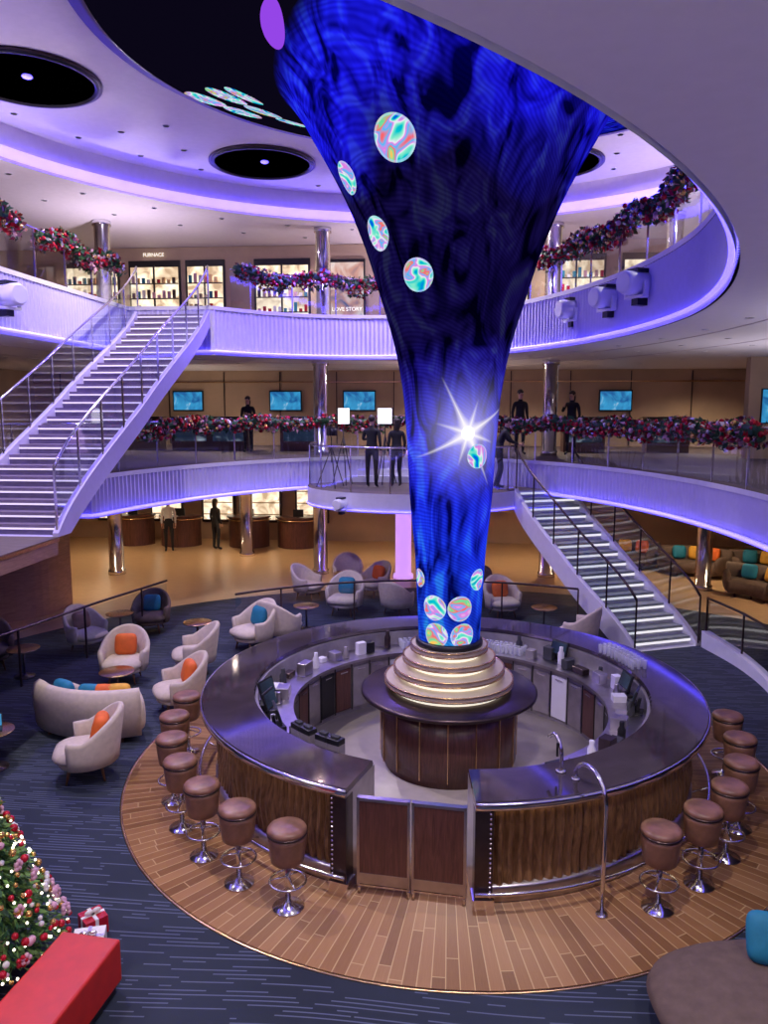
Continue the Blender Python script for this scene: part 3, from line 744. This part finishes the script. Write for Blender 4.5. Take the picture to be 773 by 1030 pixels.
def table(x,y,r=.27,h=.52):
    b=B(); b.lathe([(0,0),(.18,0),(.18,.015),(.03,.03),(.025,.06)],DMET,n=24); b.cyl((0,0,.03),.022,h-.06,DMET,12); b.lathe([(0,h-.03),(r-.02,h-.03),(r,h-.015),(r,h),(0,h)],FWOOD,n=36); b.lathe([(r,h-.02),(r+.008,h-.015),(r+.008,h-.002),(r,h+.001)],GOLD,n=36)
    return b.obj('side_table',(x,y,.006))
for x,y in [(-5.3,1.6),(-6.75,5.0),(-4.95,4.5),(-7.45,2.6),(-5.95,-.75),(-3.05,5.95),(2.0,6.25),(-2.7,9.3)]: table(x,y)
def tablet(x,y,z,rz):
    b=B(); b.box((0,0,.008),(.26,.18,.012),BLACK); b.box((0,.11,.09),(.26,.012,.17),BLACK,rx=D(-20)); b.box((0,.10,.09),(.24,.006,.15),SCR,rx=D(-20)); b.obj('laptop',(x,y,z),D(rz))
tablet(-5.95,-.75,.526,30)
def sofa(name,loc,rz,R=1.25,a=38,mat=CREAM,cush=()):
    b=B(); A0,A1=D(90-a),D(90+a)
    b.lathe([(R-.62,.10),(R,.10),(R,.36),(R-.03,.42),(R-.55,.42),(R-.62,.38)],mat,c=(0,-R+.3,0),n=24,a0=A0,a1=A1,closed=True)
    b.lathe([(R-.05,.10),(R+.14,.10),(R+.18,.6),(R+.14,.74),(R+.06,.78),(R-.02,.72)],mat,c=(0,-R+.3,0),n=24,a0=A0,a1=A1,closed=True)
    for t in (A0,A1):
        b.ball(((R-.22)*math.cos(t),(R-.22)*math.sin(t)-R+.3,.36),1,mat,16,8,.6,(.09,.36,.26),Matrix.Rotation(t-pi/2,3,'Z'))
    for t in (-.7,0,.7):
        for q in (R-.5,R+.05):
            an=pi/2+t*D(a); b.cyl((q*math.cos(an),q*math.sin(an)-R+.3,0),.025,.11,FWOOD,8)
    for t,m in cush:
        an=pi/2+D(t); cushion(b,((R-.14)*math.cos(an),(R-.14)*math.sin(an)-R+.3,.62),.38,m,an-pi/2,D(-12))
    return b.obj(name,(loc[0],loc[1],.006),D(rz))
sofa('curved_sofa',(-5.15,.45),172,cush=((-20,TEAL),(5,TEAL),(15,ORANGE),(24,YELL)))
for i,(x,y,rz) in enumerate([(6.9,12.2,-20),(8.6,11.6,-35),(5.2,13.2,-8)]): sofa('banquette_sofa',(x,y),rz,1.4,40,TAUPE,((-22,ORANGE),(0,YELL),(20,TEAL)))
sofa('banquette_sofa',(7.6,9.6),-50,1.4,36,TAUPE,((-15,YELL),(12,TEAL)))
b=B(); b.ball((0,0,.27),1,TAUPE,48,12,.75,(1.15,.66,.24))
for x,y in ((-.75,-.2),(-.75,.2),(.75,-.2),(.75,.2)): b.cyl((x,y,0),.04,.07,BLACK,10)
o=b.obj('ottoman_pouf',(2.69,-4.42,.006),D(4)); 
b=B(); b.ball((0,0,0),1,TEAL,24,10,.45,(.19,.19,.08),Matrix.Rotation(D(60),3,'X')); b.obj('teal_cushion',(2.50,-4.2,.665),D(-12))
b=B(); b.box((0,0,.27),(.52,1.5,.36),RED); b.box((0,0,.05),(.46,1.42,.1),BLACK); b.obj('red_bench',(-2.95,-5.08,.006),D(-6),bevel=.02)

b=B(); H=1.98
b.cyl((0,0,0),.05,.4,FWOOD,10); b.lathe([(.16,0),(.2,.22),(.17,.22)],GOLD,n=20)
for i in range(9500):
    t=random.random()**.65; z=.2+(1-t)*(H-.2) ; r=.74*t*(.82+.18*math.sin(z*22)); a=random.random()*2*pi; q=r*(.55+.45*random.random())
    c=Vector((q*math.cos(a),q*math.sin(a),z)); d=(Vector((math.cos(a),math.sin(a),-.35))+Vector((random.gauss(0,.5),random.gauss(0,.5),random.gauss(0,.4)))).normalized(); e=d.cross(Vector((random.gauss(0,1),random.gauss(0,1),1))).normalized(); l=random.uniform(.05,.11)
    b.add([c-d*l*.5,c+e*l*.16,c+d*l*.5,c-e*l*.16],[(0,1,2,3)],random.choice([GREEN,LGREEN,LGREEN,GREEN,LGREEN]))
for i in range(640):
    t=random.random()**.6; z=.22+(1-t)*(H-.25); r=.72*t; a=random.random()*2*pi; mt=random.choice([FAIRY,FAIRY,FAIRY,FAIRY,FAIRY,CRIM,GBALL,GBALL,CRIM,PAPER,PINK])
    b.ball((r*math.cos(a),r*math.sin(a),z),.011 if mt is FAIRY else random.uniform(.018,.036),mt,8,6)
for i in range(34):
    t=random.random()**.6; z=.25+(1-t)*(H-.35); r=.73*t; a=random.random()*2*pi; c=Vector((r*math.cos(a),r*math.sin(a),z)); mt=random.choice([PINK,PAPER,PINK,CRIM])
    for k in range(5): 
        q=2*pi*k/5; b.ball(c+Vector((-math.sin(a)*math.cos(q),math.cos(a)*math.cos(q),math.sin(q)))*.03,1,mt,6,4,1,(.022,.022,.022))
for k in range(5): 
    R=Matrix.Rotation(k*pi*2/5,3,'Y'); b.add([R@Vector((0,0,.12))+Vector((0,0,H+.03)),R@Vector((.035,.02,.03))+Vector((0,0,H+.03)),Vector((0,.02,H+.03)),R@Vector((-.035,.02,.03))+Vector((0,0,H+.03))],[(0,1,2,3)],GBALL)
b.obj('christmas_tree',(-3.84,-4.3,.006),recalc=False)
g=[(-3.18,-3.7,.2,CRIM,PAPER),(-3.05,-4.05,.26,PAPER,SILV)]
for x,y,s,m1,m2 in g:
    b=B(); b.box((0,0,s*.4),(s,s,s*.8),m1); b.box((0,0,s*.4+.002),(s+.006,.03,s*.8+.006),m2); b.box((0,0,s*.4+.002),(.03,s+.006,s*.8+.006),m2)
    for k in (-1,1): b.ball((k*.035,0,s*.8+.03),1,m2,8,6,1,(.04,.02,.025))
    b.obj('gift_box',(x,y,.006),random.random()*2)

PWHITE=simple('projector_white_shell',(.9,.9,.92),.3,var=.02)
def projector(loc,rz,sc=1.5):
    b=B(); b.lathe([(0,0),(.1,0),(.13,.02),(.13,.32),(.11,.36),(.1,.36)],PWHITE,n=20); b.lathe([(.1,.355),(.08,.33),(0,.33)],BLACK,n=20)
    for v in range(len(b.v)): x,y,z=b.v[v]; b.v[v]=(z-.18,y,x)
    b.box((-.02,0,-.15),(.08,.3,.03),PWHITE); b.box((-.02,.15,-.07),(.06,.02,.16),PWHITE); b.box((-.02,-.15,-.07),(.06,.02,.16),PWHITE); b.box((-.08,.0,-.2),(.16,.1,.08),BLACK)
    b.box((-.05,.0,.14),(.2,.16,.04),BLACK); o=b.obj('stage_projector',loc,D(rz)); o.scale=(sc,)*3
projector((2.45,7.0,6.75),200); projector((2.85,5.3,6.75),205); projector((3.05,3.8,6.78),210); projector((-7.7,3.3,6.65),-20); projector((-2.55,7.6,2.50),250,1)

def downs(name,pts,z,r=.05):
    b=B()
    for x,y in pts: b.lathe([(0,0),(r,0)],DOWN,c=(x,y,z-.006),n=12); b.lathe([(r,-.008),(r+.02,-.008),(r+.02,0)],WHITE,c=(x,y,z),n=12)
    b.obj(name,recalc=False)
def scal(P,c,k): return [(c[0]+(p[0]-c[0])*k,c[1]+(p[1]-c[1])*k) for p in P]
e=[]
for k in (.93,.82,.71): e+=[p for p in resample(scal(CV,(-.6,2),k),1.5) if math.hypot(p[0]-.3,p[1]-2)>5.9 and all(math.dist(p,q)>1.4 for q in ((-4.4,8.4),(-7.3,3.6),(2.2,9)))]
downs('downlights_main_ceiling',e,10.3,.06)
e=[]
for k in (1.08,1.22): e+=[p for p in resample(scal(CV,(-.6,2),k),1.8) if p[1]<13.5 and p[0]<12.5 and p[0]>-14.5]
downs('downlights_dropped_ceiling',e,9.6,.06)
e=[]
for k in (1.12,1.32,1.55,1.8): e+=[p for p in resample(scal(ellipse(-2.2,2,5.8,9.3,9.3),(-2.2,2),k),1.7) if XL+.5<p[0]<XR-.5 and YN+.5<p[1]<YB-.5 and p[1]>-.5]
downs('downlights_upper_soffit',e,6.0,.05)
e=[]
for k in (1.1,1.3,1.55): e+=[p for p in resample(scal(ellipse(-1.2,1.5,5.9,9.3,9.3),(-1.2,1.5),k),1.8) if XL+.5<p[0]<XR-.5 and 3<p[1]<YB-.5 and not (p[0]<-5 and p[1]<4.5)]
downs('downlights_middle_soffit',e,2.6,.045)

# ------------------------------------------------------------------ people
def human(name,loc,rz,shirt,pants,joints={},hair=HAIR,long=False,sc=1.0,bag=None):
    J=dict(pelvis=(0,0,.96),waist=(0,0,1.10),chest=(0,0,1.32),nb=(0,.01,1.46),neck=(0,0,1.52),h1=(0,-.015,1.59),h2=(0,-.012,1.665),h3=(0,0,1.73),
      sL=(.17,0,1.42),eL=(.215,.03,1.14),wL=(.22,-.06,.90),pL=(.22,-.08,.83),sR=(-.17,0,1.42),eR=(-.215,.03,1.14),wR=(-.22,-.06,.90),pR=(-.22,-.08,.83),
      hL=(.095,0,.90),kL=(.10,-.02,.50),aL=(.105,.01,.09),tL=(.115,-.15,.035),hR=(-.095,0,.90),kR=(-.10,-.02,.50),aR=(-.105,.01,.09),tR=(-.115,-.15,.035))
    J.update(joints)
    Rd=dict(pelvis=(.16,.115),waist=(.135,.10),chest=(.155,.115),nb=(.075,.06),neck=(.05,.052),h1=(.062,.075),h2=(.076,.095),h3=(.055,.07),sL=(.06,.06),eL=(.043,.043),wL=(.028,.026),pL=(.036,.02),
      hL=(.095,.095),kL=(.062,.062),aL=(.042,.042),tL=(.042,.03))
    for k in list(Rd):
        if k.endswith('L'): Rd[k[:-1]+'R']=Rd[k]
    E=[('pelvis','waist'),('waist','chest'),('chest','nb'),('nb','neck'),('neck','h1'),('h1','h2'),('h2','h3'),('pelvis','hL'),('pelvis','hR')]
    for s in 'LR': E+=[('chest','s'+s),('s'+s,'e'+s),('e'+s,'w'+s),('w'+s,'p'+s),('h'+s,'k'+s),('k'+s,'a'+s),('a'+s,'t'+s)]
    names=list(J); vs=[Vector(J[k]) for k in names]; ed=[(names.index(a),names.index(c)) for a,c in E]; rad=[Rd[k] for k in names]; roots=[0]
    for s,sg in (('L',1),('R',-1)):
        p=Vector(J['p'+s]); w=Vector(J['w'+s]); d=(p-w).normalized(); side=d.cross(Vector((sg,0,0))).normalized(); cu=Vector((-sg,0,0))
        for k,(o,l) in enumerate([(-.028,.06),(-.010,.072),(.009,.068),(.026,.052)]):
            a=p+side*o+d*.005; q=[a,a+d*l*.5,a+d*l*.8+cu*l*.25,a+d*l*.95+cu*l*.5]; i0=len(vs); vs+=q; rad+=[(.0085,.0085)]*4; ed+=[(i0,i0+1),(i0+1,i0+2),(i0+2,i0+3)]; roots.append(i0)
        a=p-side*.025-d*.03; q=[a,a-side*.03+d*.02,a-side*.035+d*.05]; i0=len(vs); vs+=q; rad+=[(.010,.010)]*3; ed+=[(i0,i0+1),(i0+1,i0+2)]; roots.append(i0)
    me=bpy.data.meshes.new('tmp'); me.from_pydata(vs,ed,[]); o=bpy.data.objects.new('tmp',me); COL.objects.link(o)
    o.modifiers.new('s','SKIN').use_smooth_shade=True
    for i,r in enumerate(rad): me.skin_vertices[0].data[i].radius=r
    for i in roots: me.skin_vertices[0].data[i].use_root=True
    m=o.modifiers.new('ss','SUBSURF'); m.levels=1; m.render_levels=1
    dg=bpy.context.evaluated_depsgraph_get(); nm=bpy.data.meshes.new_from_object(o.evaluated_get(dg)); bpy.data.objects.remove(o)
    nm.materials.clear()
    for mm in (shirt,pants,SKIN,BLACK): nm.materials.append(mm)
    seg=[]
    for (a,c) in E:
        k=0
        if a[0]=='w' and a!='waist': k=2
        if a in('neck','h1','h2'): k=2
        if a[0] in 'hk' and a[1] in 'LR': k=1
        if a=='pelvis': k=1
        if a[0]=='a': k=3
        seg.append((Vector(J[a]),Vector(J[c]),k))
    for p in nm.polygons:
        c=p.center; best=1e9;kk=0
        for a,e_,k in seg:
            t=max(0,min(1,(c-a).dot(e_-a)/max(1e-9,(e_-a).length_squared))); dd=(c-(a+(e_-a)*t)).length
            if dd<best: best=dd;kk=k
        for s in 'LR':
            if (c-Vector(J['p'+s])).length<.10: kk=2
        if c.z<.98 and kk==0 and abs(c.x)<.16: kk=1
        p.material_index=kk; p.use_smooth=True
    emp=bpy.data.objects.new(name,None); COL.objects.link(emp); emp.location=loc; emp.rotation_euler=(0,0,D(rz)); emp.scale=(sc,)*3
    bo=bpy.data.objects.new('body',nm); COL.objects.link(bo); bo.parent=emp
    h=Vector(J['h2']); b=B()
    b.ball(h+Vector((0,-.098,-.01)),1,SKIN,8,6,1,(.012,.02,.022)); 
    for s in (-1,1):
        b.ball(h+Vector((s*.03,-.083,.012)),.011,WCLOTH,8,6); b.ball(h+Vector((s*.03,-.092,.012)),.005,BLACK,6,4)
        b.ball(h+Vector((s*.078,.005,-.005)),1,SKIN,8,6,1,(.01,.02,.03))
    b.box(h+Vector((0,-.088,-.048)),(.045,.008,.008),CRIM); b.obj('face',parent=emp)
    b=B(); b.ball(h+Vector((0,.022,.035)),1,hair,16,10,1,(.088,.10,.085))
    if long: b.ball(h+Vector((0,.06,-.07)),1,hair,14,10,.9,(.085,.055,.16))
    b.obj('hair',parent=emp); return emp
human('man_standing',(-1.95,9.0,2.75),170,BCLOTH,BCLOTH,{'eL':(.24,-.05,1.18),'wL':(.12,-.24,1.2),'pL':(.07,-.29,1.23),'kL':(.12,-.04,.5)})
human('woman_standing',(-1.35,9.15,2.75),200,BCLOTH,GCLOTH,{'kR':(-.09,-.06,.5)},long=True,sc=.96)
human('man_leaning',(1.15,8.9,2.75),95,BCLOTH,GCLOTH,{'chest':(0,-.10,1.30),'nb':(0,-.15,1.43),'neck':(0,-.17,1.49),'h1':(0,-.20,1.55),'h2':(0,-.21,1.62),'h3':(0,-.20,1.69),'sL':(.17,-.12,1.39),'sR':(-.17,-.12,1.39),'eL':(.24,-.25,1.17),'wL':(.2,-.46,1.09),'pL':(.2,-.52,1.08),'eR':(-.24,-.25,1.17),'wR':(-.2,-.46,1.09),'pR':(-.2,-.52,1.08),'kL':(.1,-.08,.5),'aR':(-.12,.12,.09),'tR':(-.13,-.03,.035)})
human('man_standing',(1.9,12.0,3.4),20,BCLOTH,BCLOTH,sc=1.02)
human('woman_standing',(3.3,11.9,3.4),-30,BCLOTH,BCLOTH,{'eR':(-.25,-.05,1.2),'wR':(-.14,-.2,1.36),'pR':(-.11,-.23,1.42)},long=True)
human('woman_standing',(-6.0,12.6,3.4),0,BCLOTH,BCLOTH,{'eL':(.24,-.06,1.18),'wL':(.12,-.24,1.2),'pL':(.07,-.28,1.22)},long=True,sc=.93)
human('man_standing',(-9.3,14.6,0),20,WCLOTH,BCLOTH,{}); human('woman_standing',(-7.8,14.9,0),150,BCLOTH,BCLOTH,{},long=True,sc=.97)
def tripod(b,h,r=.35):
    for k in range(3): a=D(30+120*k); b.tube([(0,0,h*.8),(r*math.cos(a),r*math.sin(a),.0)],.014,BLACK,6)
    b.tube([(0,0,h*.5),(0,0,h)],.016,BLACK,6)
b=B(); tripod(b,1.25,.4); b.box((0,0,1.38),(.18,.42,.2),BLACK); b.lathe([(.06,0),(.08,.16)],BLACK,c=(0,-.25,1.3),n=12); b.box((.14,0,1.52),(.02,.16,.11),BLACK); b.tube([(0,.1,1.3),(.08,.45,1.15)],.012,BLACK,6); b.obj('video_camera_tripod',(-2.95,9.0,2.75),D(20))
for x,y,rz,w in [(-2.75,9.7,20,.32),(-1.7,9.95,-10,.40)]:
    b=B(); tripod(b,1.55,.3); b.box((0,0,1.75),(w,.1,.42),BLACK); b.box((0,-.055,1.75),(w-.03,.01,.39),SOFTB); b.obj('softbox_light',(x,y,2.75),D(rz))

# ------------------------------------------------------------------ lights
def spot(x,y,z,P,c=(1,.86,.72),ang=150,r=.06,rx=0,rz=0,blend=.8):
    l=bpy.data.lights.new('spot','SPOT'); l.energy=P; l.color=c; l.spot_size=D(ang); l.spot_blend=blend; l.shadow_soft_size=r
    o=bpy.data.objects.new('spot_lamp',l); COL.objects.link(o); o.location=(x,y,z); o.rotation_euler=(D(rx),0,D(rz))
for x,y in [(-6.0,5.4),(-5.8,-1),(0,-6),(5.8,-2.5),(5.9,5),(0,9.6)]: spot(x,y,10.2,1250,(1,.88,.82),135)
for x,y in [(-11,12.0),(-4,12.8),(3,12.8),(9,10),(-11.5,5)]: spot(x,y,9.5,330,(1,.80,.63),140)
for x,y in [(-12,13.5),(-7,14),(-2,14),(3,14),(8,14.5),(9,6),(-11,5)]: spot(x,y,5.9,330,(1,.76,.54))
for x,y in [(-11,13),(-6.5,13.5),(-1.5,13.2),(3,13.2),(-9.5,8.5),(6.5,11),(8,8)]: spot(x,y,2.52,170,(1,.74,.48))
for x,y in [(-1.8,-9.2),(2.6,-6.6),(-6.9,-5.5)]: spot(x,y,5.9,300,(1,.86,.78))
for x,y,z in [(-6.6,1.0,9.4),(6.5,3,9.4),(-3.5,9.6,9.4),(3,9.4,9.4)]: spot(x,y,z,800,(.18,.11,1.0),170,.1)  # added violet fill lamps that wash the fascias purple
for x,y in [(-9.2,3.5),(-8.4,9.6),(-1,12.6),(5.2,8.4),(4.8,1.0),(4.0,-5)]: spot(x,y,7.25,330,(.90,.78,1.0),165,.08,180)  # invented uplights on the upper deck floor, added to brighten the ceiling
for x,y in [(4.4,-11.2),(-1.8,-11.4),(6.6,-5.5),(6.8,.5),(7.2,6.0)]: spot(x,y,3.5,230,(.90,.84,1.0),165,.08,180)  # unseen uplights standing in for bounced light on the near soffit
for x,y in [(-8.5,14.5),(0,13.2),(5.8,13.8)]: spot(x,y,3.5,90,(1,.8,.62),165,.08,180)  # unseen uplights added to lift the soffit at the back
w=bpy.data.worlds.new('w'); scene.world=w; w.use_nodes=True; w.node_tree.nodes['Background'].inputs[0].default_value=(.45,.4,.7,1); w.node_tree.nodes['Background'].inputs[1].default_value=.3

# ------------------------------------------------------------------ camera
cam=bpy.data.cameras.new('camera'); co=bpy.data.objects.new('camera',cam); COL.objects.link(co); scene.camera=co
cam.sensor_fit='VERTICAL'; cam.sensor_height=36; cam.lens=36*773/1030; cam.clip_start=.05; cam.clip_end=200
co.location=(0,-9.84,4.7); co.rotation_euler=(D(90-7.7),0,D(5))
